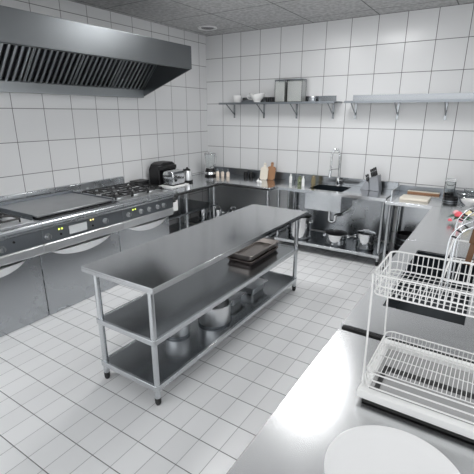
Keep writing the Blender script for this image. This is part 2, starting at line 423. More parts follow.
# ------------------------------------------------------------------ wall counters
def upstand(parent, *b, mat='shelf'): return MB().box(*b).build('upstand', M[mat], parent, bevel=.003)
# left counter
lc = thing('work_counter', 'steel corner counter with open shelf between the gas range and the back wall', 'counter', (-3.74, 4.14, 0))
table_top(lc, XL + .01, -3.33, 3.585, 4.685, .88)
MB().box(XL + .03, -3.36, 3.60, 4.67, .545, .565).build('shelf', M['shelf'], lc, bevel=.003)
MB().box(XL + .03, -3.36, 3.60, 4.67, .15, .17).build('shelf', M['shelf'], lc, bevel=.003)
for x in (-4.08, -3.40):
    for y in (4.0, 4.62): leg(lc, x, y, .842)
MB().box(-3.331, -3.327, 3.59, 4.68, .842, .866).build('edge_strip', M['rubber'], lc, smooth=False)
# back-left counter
bc = thing('work_counter', 'steel counter along the back wall left of the sink with a dark upstand', 'counter', (-3.3, 5.1, 0))
table_top(bc, XL + .01, -2.505, 4.69, YB - .01, .88)
upstand(bc, XL + .08, -2.505, YB - .035, YB - .01, .88, .985, mat='panel')
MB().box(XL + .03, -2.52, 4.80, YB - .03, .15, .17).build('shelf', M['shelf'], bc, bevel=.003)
MB().box(XL + .03, -2.53, YB - .02, YB - .01, .172, .84).build('back_panel', M['rail'], bc)
for x in (-4.08, -2.56):
    for y in (4.74, 5.42): leg(bc, x, y, .842)
MB().box(-3.33, -2.51, 4.687, 4.691, .842, .866).build('edge_strip', M['rubber'], bc, smooth=False)
# sink counter with hole
def counter_hole(parent, x0, x1, y0, y1, z, hx0, hx1, hy0, hy1, mat, lip=.04, th=.012):
    m = MB(); m.box(x0, x1, y0, hy0, z - th, z); m.box(x0, x1, hy1, y1, z - th, z); m.box(x0, hx0, hy0, hy1, z - th, z); m.box(hx1, x1, hy0, hy1, z - th, z)
    m.box(x0, x1, y0, y0 + .012, z - lip, z - th); m.box(x0, x1, y1 - .012, y1, z - lip, z - th)
    m.box(x0, x0 + .012, y0 + .012, y1 - .012, z - lip, z - th); m.box(x1 - .012, x1, y0 + .012, y1 - .012, z - lip, z - th)
    bmesh.ops.remove_doubles(m.b, verts=m.b.verts, dist=1e-5)
    return m.build('worktop', M[mat], parent, smooth=False)
def basin(parent, x0, x1, y0, y1, z, depth, inside='basin', w=.012, outside=None):
    m = MB(); e = .0005
    m.box(x0 - w, x0 + e, y0 - w, y1 + w, z - depth, z - .0125); m.box(x1 - e, x1 + w, y0 - w, y1 + w, z - depth, z - .0125)
    m.box(x0, x1, y0 - w, y0 + e, z - depth, z - .0125); m.box(x0, x1, y1 - e, y1 + w, z - depth, z - .0125)
    m.box(x0 - w, x1 + w, y0 - w, y1 + w, z - depth - w, z - depth)
    return m.build('basin', M[inside], parent, smooth=False)
sc = thing('sink_counter', 'steel counter under the tall spring tap with a square sink', 'counter', (-1.75, 5.15, 0))
counter_hole(sc, -2.495, -1.015, 4.815, YB - .01, .885, -2.05, -1.585, 4.93, 5.33, 'top')
MB().box(-2.48, -1.03, YB - .012, YB - .004, .16, .84).build('back_panel', M['front'], sc, smooth=False)
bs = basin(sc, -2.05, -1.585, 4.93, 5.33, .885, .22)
MB().box(-2.065, -1.57, 4.875, 4.912, .62, .845).build('sink_apron', M['steel'], sc, bevel=.004)
MB().box(-1.568, -1.562, 4.875, 5.35, .62, .845).build('sink_side', M['shelf'], sc)
dp = MB().tube(fillet([(-1.80, 5.13, .66), (-1.80, 5.13, .42), (-1.72, 5.13, .42), (-1.72, 5.13, .52), (-1.66, 5.2, .52), (-1.66, 5.47, .52)], .03), .022, 12); dp.lathe([(0, 0), (.035, 0), (.035, .03), (0, .03)], (-1.8, 5.13, .60), 16)
dp.build('drain_pipe', M['chrome'], sc)
upstand(sc, -2.495, -1.015, YB - .035, YB - .01, .885, .985)
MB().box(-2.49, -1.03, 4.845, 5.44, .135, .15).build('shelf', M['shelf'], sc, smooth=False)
MB().box(-2.495, -1.02, 4.83, 4.845, .115, .155).build('shelf_rail', M['steel'], sc, bevel=.002)
for x in (-2.47, -1.05):
    for y in (4.895, 5.42): leg(sc, x, y, .845)
# corner counter (right of sink counter)
cc = thing('work_counter', 'steel counter at the right of the back wall with the pale chopping board on it', 'counter', (-.3, 5.1, 0))
table_top(cc, -1.0, XR - .01, 4.715, YB - .01, .88, mat='top')
upstand(cc, -1.0, XR - .01, YB - .035, YB - .01, .88, .955, mat='panel')
MB().box(-1.0, -.985, 5.0, YB - .036, .88, .955).build('side_upstand', M['steel'], cc, bevel=.002)
MB().box(-.99, XR - .03, YB - .012, YB - .004, .16, .84).build('back_panel', M['front'], cc, smooth=False)
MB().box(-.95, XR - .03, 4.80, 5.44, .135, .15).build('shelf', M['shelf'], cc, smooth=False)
for x in (-.945, .3):
    for y in (4.76, 5.42): leg(cc, x, y, .842)
# right run
rn = thing('work_counter', 'steel counter in the foreground holding the white plate and the drying rack', 'counter', (-.05, .9, 0))
table_top(rn, -.495, XR - .01, -.3, 1.652, .875, mat='top2', lip=.045)
for x in (-.44, .35):
    for y in (-.2, 1.6): leg(rn, x, y, .832)
MB().box(-.46, XR - .03, -.28, 1.64, .20, .22).build('shelf', M['shelf'], rn, smooth=False)
rs = thing('sink_counter', 'steel counter behind the drying rack with a long dark rectangular basin', 'counter', (-.05, 2.5, 0))
counter_hole(rs, -.497, XR - .01, 1.70, 3.29, .88, -.375, .005, 2.0, 3.06, 'top2')
MB().box(-.49, XR - .02, 1.689, 1.6995, .78, .868).build('gap_strip', M['rubber'], rs, smooth=False)  # black strip along the gap between the two right-hand counters
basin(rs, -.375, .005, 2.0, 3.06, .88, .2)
for x in (-.44, .35):
    for y in (1.76, 3.23): leg(rs, x, y, .84)
rf = thing('work_counter', 'plain steel counter on the right between the long basin and the corner counter', 'counter', (-.05, 4.0, 0))
table_top(rf, -.495, XR - .01, 3.295, 4.71, .879, mat='top2')
for x in (-.44, .35):
    for y in (3.36, 4.65): leg(rf, x, y, .84)

# ------------------------------------------------------------------ wall shelves
def wall_shelf(x0, x1, ux0, ux1, brackets, label):
    t = thing('wall_shelf', label, 'shelf', ((x0 + x1) / 2, YB, 2.0), group='wall shelves')
    MB().box(x0, x1, 5.20, YB - .001, 1.985, 2.0).box(x0, x1, 5.20, 5.21, 1.972, 1.985).build('board', M['panel'], t, smooth=False)
    MB().box(ux0, ux1, YB - .014, YB - .002, 2.0, 2.078).build('upstand', M['shelf'], t)
    for x in brackets:
        b = MB(); b.box(x - .013, x + .013, YB - .012, YB - .001, 1.775, 1.984)
        b.box(x - .013, x + .013, 5.235, YB - .012, 1.974, 1.984)
        b.tube([(x, 5.27, 1.974), (x, YB - .012, 1.83)], .008, 6)
        b.build('bracket', M['shelf'], t)
    return t
wall_shelf(-3.70, -1.87, -3.45, -1.95, (-3.604, -3.067, -2.528, -1.982), 'left steel wall shelf holding two clear canisters and white crockery')
wall_shelf(-1.74, XR - .01, -1.72, XR - .01, (-1.671, -1.137, -.59, -.05), 'empty steel wall shelf on the right above the knife block')

# items on left shelf
def lathe_thing(name, label, cat, prof, c, mat, n=32, group=None):
    o = MB().lathe(prof, c, n).build(name, M[mat], off=c); return tag(o, label, cat, group)
cup_p = [(0, .0), (.05, 0), (.056, .008), (.064, .105), (.06, .105), (.052, .012), (0, .012)]
lathe_thing('cup', 'white straight-sided cup at the left end of the wall shelf', 'cup', cup_p, (-3.47, 5.36, 2.0), 'white')
sb = thing('sauce_boat', 'white sauce boat between the cup and the canisters on the wall shelf', 'bowl', (-3.08, 5.30, 2.0))
m = MB().lathe([(0, 0), (.05, 0), (.05, .015), (.09, .06), (.105, .10), (.099, .10), (.083, .06), (.04, .022), (0, .022)], (-3.08, 5.30, 2.0), 32)
for vtx in m.b.verts:
    dx = vtx.co.x + 3.08
    if vtx.co.z > 2.05: vtx.co.z += abs(dx) * .28; vtx.co.x += dx * .22
m.build('bowl', M['white'], sb)
MB().tube(fillet([(-3.19, 5.30, 2.10), (-3.25, 5.30, 2.10), (-3.24, 5.30, 2.05), (-3.15, 5.30, 2.045)], .02), .007, 8).build('handle', M['white'], sb)
tag(MB().box(-3.42, -2.86, 5.40, 5.48, 2.0, 2.035, .006).build('dark_tray', M['panel']), 'low dark tray lying behind the white crockery on the wall shelf', 'tray')
for i, (x, lb) in enumerate(((-2.925, 'left one of two small black cups beside the canisters'), (-2.85, 'right one of two small black cups beside the canisters'))):
    lathe_thing('small_cup', lb, 'cup', [(0, 0), (.022, 0), (.032, .07), (.029, .07), (.019, .006), (0, .006)], (x, 5.33, 2.0), 'blackgloss', 20, 'small black cups')
def canister(x0, x1, label):
    c = ((x0 + x1) / 2, 5.37, 2.0); t = thing('canister', label, 'canister', c, group='glass canisters on the wall shelf')
    w = (x1 - x0) / 2; d = .075
    m = MB()
    for a in ((x0, x1, 5.37 - d, 5.37 - d + .005), (x0, x1, 5.37 + d - .005, 5.37 + d), (x0, x0 + .005, 5.37 - d + .005, 5.37 + d - .005), (x1 - .005, x1, 5.37 - d + .005, 5.37 + d - .005)): m.box(*a, 2.0, 2.285)
    m.box(x0, x1, 5.37 - d, 5.37 + d, 2.0, 2.005); m.build('glass_body', M['glass'], t, smooth=False)
    MB().box(x0 + .0055, x1 - .0055, 5.37 - d + .0055, 5.37 + d - .0055, 2.006, 2.265).build('contents', M['salt'], t, smooth=False)
    MB().box(x0 - .005, x1 + .005, 5.37 - d - .005, 5.37 + d + .005, 2.286, 2.30, .004).build('lid', M['panel'], t)
canister(-2.79, -2.63, 'narrower clear canister with a dark lid, left of the pair on the wall shelf')
canister(-2.60, -2.375, 'wider clear canister with a dark lid, right of the pair on the wall shelf')
tag(MB().box(-2.30, -2.22, 5.36, 5.44, 2.0, 2.07, .01).build('small_tin', M['front']), 'small grey tin right of the canisters on the wall shelf', 'tin')

# ------------------------------------------------------------------ left counter items
Z = .88
bb = thing('coffee_machine', 'black rounded coffee machine standing behind the chrome toaster', 'coffee machine', (-3.95, 4.12, Z))
poly = [(3.93, Z + .0), (4.36, Z + .0), (4.36, Z + .20), (4.33, Z + .27), (4.28, Z + .295), (4.06, Z + .295), (3.98, Z + .27), (3.93, Z + .20)]
poly2 = [(y, z) for y, z in poly]
MB().prism([(y * .82 + .79, (z - Z) * 1.04 + Z) for y, z in poly2], -4.08, -3.88, 'X').build('housing', M['blackgloss'], bb, bevel=.012)
MB().box(-3.88, -3.82, 3.98, 4.31, Z + .22, Z + .27, .008).build('brew_head', M['blackgloss'], bb)
tt = thing('toaster', 'shiny chrome toaster on a pale tray in front of the black machine', 'toaster', (-3.73, 4.14, Z + .02))
m = MB().prism([(-3.82, Z + .03), (-3.64, Z + .03), (-3.635, Z + .17), (-3.66, Z + .205), (-3.71, Z + .215), (-3.73, Z + .195), (-3.75, Z + .215), (-3.80, Z + .205), (-3.825, Z + .17)], 4.02, 4.27)
m.build('body', M['chrome'], tt, bevel=.008)
MB().box(-3.80, -3.66, 4.012, 4.02, Z + .05, Z + .13, .003).build('end_cap', M['steel'], tt)
MB().box(-3.82, -3.64, 4.02, 4.27, Z + .016, Z + .03).build('base', M['blackgloss'], tt)
MB().box(-3.66, -3.63, 4.06, 4.10, Z + .07, Z + .10, .004).build('lever', M['blackgloss'], tt)
tag(MB().box(-3.84, -3.60, 3.94, 4.31, Z, Z + .014, .004).build('serving_tray', M['tray']), 'pale flat tray under the chrome toaster', 'tray')
kt = thing('kettle', 'black kettle with a shiny body on the left counter beside the toaster', 'kettle', (-3.76, 4.47, Z))
MB().lathe([(0, 0), (.075, 0), (.078, .03), (0, .03)], (-3.76, 4.47, Z), 28).build('base', M['blackgloss'], kt)
MB().lathe([(0, .031), (.07, .031), (.074, .06), (.066, .12), (.045, .17), (0, .17)], (-3.76, 4.47, Z), 28).build('body', M['pot'], kt)
MB().lathe([(.046, .168), (.04, .19), (.012, .2), (.012, .215), (0, .218), (0, .168)], (-3.76, 4.47, Z), 28).build('lid', M['blackgloss'], kt)
MB().tube(fillet([(-3.76, 4.42, Z + .17), (-3.76, 4.39, Z + .20), (-3.76, 4.37, Z + .12), (-3.76, 4.395, Z + .07)], .03), .010, 8).build('handle', M['blackgloss'], kt)
MB().tube([(-3.76, 4.53, Z + .11), (-3.76, 4.57, Z + .16)], .014, 8, r2=.008).build('spout', M['pot'], kt)
bx = thing('storage_box', 'small flat black box behind the grates of the gas range', 'box', (-4.05, 3.72, Z))
MB().box(-4.13, -3.98, 3.70, 3.90, Z, Z + .07, .006).build('box_body', M['blackgloss'], bx)
MB().box(-4.135, -3.975, 3.695, 3.905, Z + .071, Z + .088, .005).build('lid', M['black'], bx)

# blender in the corner
bl = thing('blender', 'blender with a clear jug and dark base in the corner of the counters', 'blender', (-3.84, 5.14, Z))
c0 = (-3.84, 5.14, Z)
MB().lathe([(0, 0), (.09, 0), (.095, .02), (.085, .07), (.065, .125), (0, .125)], c0, 28).build('motor_base', M['blackgloss'], bl)
MB().lathe([(.092, .03), (.098, .032), (.094, .068), (.088, .066)], c0, 28).build('chrome_band', M['chrome'], bl)
MB().lathe([(0, .127), (.055, .127), (.062, .14), (.088, .345), (.083, .345), (.058, .145), (0, .135)], c0, 28).build('jug', M['glass'], bl)
MB().lathe([(0, .375), (.03, .375), (.035, .362), (.085, .36), (.09, .346), (0, .346)], c0, 28).build('lid', M['glass'], bl)
MB().tube(fillet([(-3.76, 5.14, Z + .32), (-3.71, 5.14, Z + .31), (-3.73, 5.14, Z + .18), (-3.78, 5.14, Z + .17)], .02), .009, 8).build('handle', M['glass'], bl)

# spice bottles
sp = thing('spice_bottle', 'leftmost of three small cream spice bottles by the blender', 'bottle', (-3.71, 5.16, Z), group='small cream spice bottles')
MB().lathe([(0, 0), (.026, 0), (.028, .006), (.028, .060), (.02, .075), (.012, .08), (0, .08)], (-3.71, 5.16, Z), 20).build('bottle', M['cream'], sp)
MB().lathe([(0, .115), (.015, .115), (.016, .081), (0, .081)], (-3.71, 5.16, Z), 16).build('cap', M['panel'], sp)
dup(sp, (-3.635, 5.19, Z), 'middle one of three small cream spice bottles by the blender', 'small cream spice bottles')
dup(sp, (-3.55, 5.22, Z), 'rightmost of three small cream spice bottles by the blender', 'small cream spice bottles')
# dark pots of cups beyond
for x, lb in ((-3.32, 'left one of two small dark jars before the back upstand'), (-3.22, 'right one of two small dark jars before the back upstand')):
    lathe_thing('small_jar', lb, 'jar', [(0, 0), (.03, 0), (.034, .01), (.034, .05), (.026, .06), (.028, .075), (0, .077)], (x, 5.39, Z), 'blackgloss', 20, 'small dark jars')

# leaning boards
def board(name, label, x0, x1, hgt, th, y, mat, handle=True, lean=12):
    t = thing(name, label, 'chopping board', ((x0 + x1) / 2, y, Z))
    m = MB(); w = (x1 - x0) / 2; xc = (x0 + x1) / 2; r = .02
    pts = [(xc - w, Z + r), (xc - w + r, Z), (xc + w - r, Z), (xc + w, Z + r), (xc + w, Z + hgt - r), (xc + w - r, Z + hgt)]
    if handle: pts += [(xc + .022, Z + hgt), (xc + .022, Z + hgt + .055), (xc + .012, Z + hgt + .065), (xc - .012, Z + hgt + .065), (xc - .022, Z + hgt + .055), (xc - .022, Z + hgt)]
    pts += [(xc - w + r, Z + hgt), (xc - w, Z + hgt - r)]
    m.prism(pts, y, y + th, 'Y'); m.rot(math.radians(-lean), 'X', (xc, y + th, Z + .002))
    o = m.build('board', M[mat], t, bevel=.003)
    if handle:
        k = MB().lathe([(0, -.001), (.006, -.001), (.006, .001), (0, .001)], (xc, y - .0015, Z + hgt + .045), 12, 'Y'); k.rot(math.radians(-lean), 'X', (xc, y + th, Z + .002)); k.build('hang_hole', M['blackgloss'], t)
board('cutting_board', 'cream paddle board leaning in front of the brown one', -2.985, -2.855, .19, .012, 5.245, 'palewood', True)
board('cutting_board', 'brown wooden paddle board leaning on the back upstand', -2.895, -2.76, .20, .014, 5.30, 'wood')
for i, (x, y, r) in enumerate(((-2.86, 4.99, .028), (-2.80, 4.95, .024))):
    lathe_thing('garlic_bulb', ('larger' if i == 0 else 'smaller') + ' of two white garlic bulbs in front of the leaning boards', 'garlic',
                [(0, 0), (r * .6, 0), (r, r * .6), (r * .8, r * 1.2), (r * .25, r * 1.6), (r * .12, r * 2.2), (0, r * 2.2)], (x, y, Z), 'white', 16)

# bottles left of sink
ZS = .885
def bottle(x, y, label, mat, hgt=.12, r=.022, capm='panel'):
    t = thing('bottle', label, 'bottle', (x, y, ZS), group='small bottles left of the sink')
    MB().lathe([(0, 0), (r, 0), (r * 1.05, .005), (r * 1.05, hgt * .66), (r * .5, hgt * .82), (r * .45, hgt * .95), (0, hgt * .95)], (x, y, ZS), 20).build('body', M[mat], t)
    MB().lathe([(0, hgt), (r * .5, hgt), (r * .52, hgt * .952), (0, hgt * .952)], (x, y, ZS), 16).build('cap', M[capm], t)
bottle(-2.45, 5.22, 'slim white bottle at the left end of the sink counter', 'white', .13, .02, 'white')
bottle(-2.28, 5.16, 'green glass bottle between the two white bottles', 'gglass', .13, .028)
bottle(-2.18, 5.05, 'slim white bottle beside the left edge of the sink', 'white', .14, .02, 'white')
bottle(-2.14, 5.32, 'amber glass bottle behind the left corner of the sink', 'yglass', .13, .028)

# spring tap
tp = thing('kitchen_tap', 'tall chrome spring tap standing behind the square sink', 'tap', (-1.80, 5.38, ZS))
MB().lathe([(0, 0), (.034, 0), (.034, .012), (.024, .02), (.024, .11), (.014, .12), (0, .12)], (-1.80, 5.38, ZS), 24).build('base', M['chrome'], tp)
MB().tube([(-1.78, 5.375, ZS + .07), (-1.72, 5.33, ZS + .085)], .008, 8).build('lever', M['chrome'], tp)
arc = [(-1.80, 5.38, ZS + .12), (-1.80, 5.38, ZS + .38)]
for i in range(1, 13):
    a = PI * i / 12; arc.append((-1.8 - .05 + .05 * math.cos(a), 5.38 - .02 * (1 - math.cos(a)), ZS + .38 + .115 * math.sin(a)))
arc.append((-1.902, 5.335, ZS + .20))
MB().tube(arc, .007, 8).build('hose', M['chrome'], tp)
sprg = MB(); P = [Vector(p) for p in arc[1:]]; seg = [(P[i + 1] - P[i]).length for i in range(len(P) - 1)]; tot = sum(seg); coil = []; turns = 34; K = turns * 8
P0 = Vector(arc[0]); P = [P0 + Vector((0, 0, .12))] + P; seg = [(P[i + 1] - P[i]).length for i in range(len(P) - 1)]; tot = sum(seg)
for k in range(K + 1):
    d = tot * k / K; i = 0
    while i < len(seg) - 1 and d > seg[i]: d -= seg[i]; i += 1
    p = P[i].lerp(P[i + 1], min(1, d / seg[i])); T = (P[i + 1] - P[i]).normalized(); u = Vector((0, 1, 0)); u = (u - T * T.dot(u)).normalized(); w = T.cross(u); a = 2 * PI * k / 8
    coil.append(p + u * math.cos(a) * .016 + w * math.sin(a) * .016)
sprg.tube(coil, .0035, 5).build('spring', M['chrome'], tp)
MB().tube([(-1.902, 5.335, ZS + .205), (-1.904, 5.333, ZS + .16), (-1.906, 5.33, ZS + .11)], .016, 12, r2=.022).build('spray_head', M['steel'], tp)
MB().tube([(-1.80, 5.38, ZS + .23), (-1.895, 5.338, ZS + .22)], .006, 8).build('support_arm', M['chrome'], tp)

# knife block
kb = thing('knife_block', 'grey slanted knife block with black handled knives right of the sink', 'knife block', (-1.29, 5.28, ZS))
MB().prism([(-1.320, ZS), (-1.195, ZS), (-1.230, ZS + .20), (-1.335, ZS + .165)], 5.22, 5.38, 'Y').build('tall_block', M['block'], kb, bevel=.004)
MB().prism([(-1.445, ZS), (-1.323, ZS), (-1.338, ZS + .10), (-1.380, ZS + .115)], 5.23, 5.37, 'Y').build('low_block', M['block'], kb, bevel=.004)
for (x, z, ln) in ((-1.270, .19, .11), (-1.310, .175, .10), (-1.365, .11, .09)):
    for y in (5.26, 5.34):
        kn = MB().box(x - .010, x + .010, y - .008, y + .008, ZS + z - .0, ZS + z + ln, .004); kn.rot(math.radians(-16), 'Y', (x, y, ZS + z))
        o = kn.build('knife_handle', M['blackgloss'], kb)
        rv = MB().lathe([(0, -.0095), (.004, -.0095), (.004, -.008), (0, -.008)], (x, y, ZS + z + ln * .6), 10, 'Y'); rv.rot(math.radians(-16), 'Y', (x, y, ZS + z)); rv.build('rivet', M['chrome'], o)

# stock pots on sink lower shelf
def stock_pot(name, label, c, r, hgt, lid=True, group=None, handles=True, mat='pot', cat='pot', rot=0):
    t = thing(name, label, cat, c, rot, group)
    o = (0, 0, 0)
    MB().lathe([(0, 0), (r * .96, 0), (r, .008), (r, hgt), (r * 1.03, hgt), (r * 1.03, hgt + .006), (r * .965, hgt + .006), (r * .96, .012), (0, .012)], o, 40).build('pot_body', M[mat], t, off=o)
    MB().lathe([(r * 1.004, .004), (r * 1.012, .004), (r * 1.012, .018), (r * 1.004, .018)], o, 40).build('base_ring', M['panel'], t, off=o)
    if handles:
        for s_ in (-1, 1):
            MB().tube(fillet([(s_ * r * .99, -.04, hgt * .8), (s_ * (r + .035), -.035, hgt * .8), (s_ * (r + .035), .035, hgt * .8), (s_ * r * .99, .04, hgt * .8)], .015), .006, 8).build('handle', M['chrome'], t, off=o)
    if lid:
        l = MB().lathe([(r * 1.04, hgt + .007), (r * 1.04, hgt + .013), (r * .9, hgt + .024), (.02, hgt + .034), (0, hgt + .034), (0, hgt + .007)], o, 40).build('lid', M['blackgloss' if lid == 'dark' else mat], t, off=o)
        MB().tube(fillet([(-.035, 0, hgt + .03), (-.035, 0, hgt + .055), (.035, 0, hgt + .055), (.035, 0, hgt + .03)], .012), .006, 8).build('lid_knob', M['chrome'], l, off=o)
    return t
stock_pot('stock_pot', 'tall steel stock pot behind the far end of the prep table', (-2.19, 5.05, .15), .155, .31, 'dark', mat='pot2')
stock_pot('stock_pot', 'low wide steel pot under the square sink', (-1.645, 5.03, .15), .14, .145, 'dark', rot=.3, mat='pot2')
stock_pot('stock_pot', 'steel pot on the low shelf under the knife block', (-1.26, 5.06, .15), .115, .20, True, rot=.2, mat='pot2')
stock_pot('black_pan', 'lowest black pan stacked under the corner counter', (-.80, 5.25, .15), .13, .07, False, 'stacked black pans', False, 'black', 'pan')
stock_pot('black_pan', 'middle black pan stacked under the corner counter', (-.80, 5.25, .228), .125, .07, False, 'stacked black pans', False, 'black', 'pan')
stock_pot('black_pan', 'topmost black pan stacked under the corner counter', (-.80, 5.25, .306), .12, .07, False, 'stacked black pans', False, 'black', 'pan')
for i, (x, y, lb) in enumerate(((-3.86, 4.93, 'leftmost'), (-3.62, 5.02, 'middle'), (-3.37, 5.10, 'rightmost'))):
    stock_pot('saucepan', lb + ' of three shiny saucepans on the bottom shelf in the left back corner', (x, y, .17), .08, .20, True, 'saucepans in the back corner', cat='saucepan', rot=.5, mat='pot2')

# items on the corner counter
cb = MB().box(-.875, -.565, 4.87, 5.10, Z, Z + .03, .008); tag(cb.build('chopping_board', M['palewood']), 'pale rectangular chopping board lying flat on the corner counter', 'chopping board')
tb = thing('wooden_board', 'brown wooden board with a pale top lying against the upstand', 'board', (-.73, 5.41, Z))
MB().box(-.88, -.51, 5.375, 5.455, Z, Z + .02, .004).build('board', M['wood'], tb)
MB().box(-.88, -.51, 5.377, 5.453, Z + .0205, Z + .026, .002).build('top_face', M['palewood'], tb)
gj = thing('glass_jar', 'tall clear glass jar on the corner counter right of the boards', 'jar', (-.40, 5.27, Z))
MB().lathe([(0, 0), (.055, 0), (.06, .01), (.06, .20), (.055, .205), (.052, .20), (.052, .012), (0, .012)], (-.40, 5.27, Z), 28).build('body', M['glass'], gj)
MB().lathe([(0, .235), (.04, .235), (.06, .225), (.062, .206), (0, .206)], (-.40, 5.27, Z), 28).build('lid', M['glass'], gj)
MB().lathe([(0, .014), (.049, .014), (.049, .07), (0, .075)], (-.40, 5.27, Z), 24).build('contents', M['black'], gj)
wb = thing('wire_basket', 'round dark wire basket of glass bowls beside the tall jar', 'basket', (-.20, 5.24, Z))
m = MB(); cx, cy = -.20, 5.24
for zz, rr in ((.005, .07), (.05, .10), (.09, .115)): m.tube([(cx + rr * math.cos(a * PI / 12), cy + rr * math.sin(a * PI / 12), Z + zz) for a in range(24)], .0035, 6, True)
for a in range(16):
    q = a * PI / 8; m.tube([(cx, cy, Z + .005), (cx + .07 * math.cos(q), cy + .07 * math.sin(q), Z + .005), (cx + .10 * math.cos(q), cy + .10 * math.sin(q), Z + .05), (cx + .115 * math.cos(q), cy + .115 * math.sin(q), Z + .09)], .0025, 5)
m.build('wires', M['steel'], wb)
for k, (dx, dy, dz, r) in enumerate(((-.02, -.01, .018, .07), (.02, .02, .075, .075))):
    lathe_thing('glass_bowl', ('lower' if k == 0 else 'upper') + ' clear glass bowl in the round wire basket', 'bowl', [(0, 0), (r * .5, 0), (r * .85, r * .35), (r, r * .8), (r * .95, r * .8), (r * .8, r * .38), (r * .46, .006), (0, .006)], (cx + dx, cy + dy, Z + dz), 'glass', 24)
stock_pot('black_pan', 'shallow black pan behind the boards at the right of the corner counter', (-.36, 5.10, Z), .075, .045, False, None, False, 'black', 'pan')
lathe_thing('bowl', 'small white bowl on the corner counter near the flowers', 'bowl', [(0, 0), (.04, 0), (.045, .01), (.08, .04), (.095, .065), (.089, .065), (.073, .04), (.036, .012), (0, .012)], (-.16, 4.95, Z), 'white', 32)

# flowers
fl = thing('flower_posy', 'posy of pink and cream flowers with dark leaves on the right counter', 'flowers', (-.18, 4.11, .879))
MB().lathe([(0, 0), (.04, 0), (.055, .045), (.05, .045), (.036, .006), (0, .006)], (-.18, 4.11, .879), 20).build('dish', M['white'], fl)
def bloom(c, r, mat):
    m = MB(); c = Vector(c)
    for ringi, (k, rr, zz) in enumerate(((6, .75, 0), (5, .5, .3), (4, .2, .5))):
        for i in range(k):
            a = 2 * PI * i / k + ringi * .5; t = bmesh.new(); bmesh.ops.create_icosphere(t, subdivisions=2, radius=r * .5)
            m.merge(t, Matrix.Translation(c + Vector((math.cos(a) * rr * r, math.sin(a) * rr * r, zz * r))) @ Matrix.Rotation(a, 4, 'Z') @ Matrix.Diagonal((.55, 1, .9, 1)))
    return m.build('bloom', M[mat], fl)
bloom((-.20, 4.08, .955), .036, 'pink'); bloom((-.23, 4.18, .95), .03, 'pale_pink'); bloom((-.12, 4.14, .965), .036, 'yellow'); bloom((-.18, 4.01, .92), .026, 'pale_pink'); bloom((-.26, 4.00, .915), .018, 'pink')
m = MB()
for a, l in ((2.6, .13), (3.4, .12), (4.2, .11), (5.6, .1), (.3, .1), (1.4, .09)):
    d = Vector((math.cos(a), math.sin(a), 0)); n_ = Vector((-d.y, d.x, 0)); b0 = Vector((-.18, 4.11, .92))
    q = [b0, b0 + d * l * .5 + n_ * .02 + Vector((0, 0, .02)), b0 + d * l + Vector((0, 0, .0)), b0 + d * l * .5 - n_ * .02 + Vector((0, 0, .02))]
    up = [p + Vector((0, 0, .003)) for p in q]
    A_ = [m.b.verts.new(p) for p in q]; B_ = [m.b.verts.new(p) for p in up]; m.b.faces.new(A_); m.b.faces.new(B_[::-1])
    for i in range(4): m.b.faces.new((A_[i], B_[i], B_[(i + 1) % 4], A_[(i + 1) % 4]))
m.build('leaves', M['leaf'], fl)

# ------------------------------------------------------------------ things on the prep table shelves
def roasting(label, z, mat, hh):
    t = thing('roasting_pan', label, 'pan', (-1.878, 3.215, z), group='stacked roasting pans')
    x0, x1, y0, y1 = -2.01, -1.745, 2.93, 3.50
    m = MB(); lo = ring(x0 + .01, x1 - .01, y0 + .01, y1 - .01, z, .03); hi = ring(x0, x1, y0, y1, z + hh, .035); li = ring(x0 + .008, x1 - .008, y0 + .008, y1 - .008, z + hh, .033); bi = ring(x0 + .02, x1 - .02, y0 + .02, y1 - .02, z + .006, .028)
    R = [[m.b.verts.new(p) for p in r_] for r_ in (lo, hi, li, bi)]
    m.b.faces.new(R[0][::-1]); m.b.faces.new(R[3])
    for a, b_ in zip(R, R[1:]):
        for i in range(len(a)): m.b.faces.new((a[i], a[(i + 1) % len(a)], b_[(i + 1) % len(a)], b_[i]))
    m.build('pan_body', M[mat], t)
    MB().tube(ring(x0 - .004, x1 + .004, y0 - .004, y1 + .004, z + hh, .038), .006, 6, True).build('rolled_rim', M[mat], t)
    return t
roasting('lower dark roasting pan, under the other on the middle shelf of the prep table', .491, 'panin', .034)
roasting('upper brown roasting pan stacked on the middle shelf of the prep table', .538, 'pan', .048)
stock_pot('saucepan', 'smallest open steel pot nearest the front on the lowest shelf of the prep table', (-1.93, 2.10, .151), .100, .15, False, rot=.8, cat='saucepan')
stock_pot('saucepan', 'larger open steel pot in the middle of the lowest prep table shelf', (-1.795, 2.42, .151), .138, .175, False, rot=1.2, cat='saucepan')
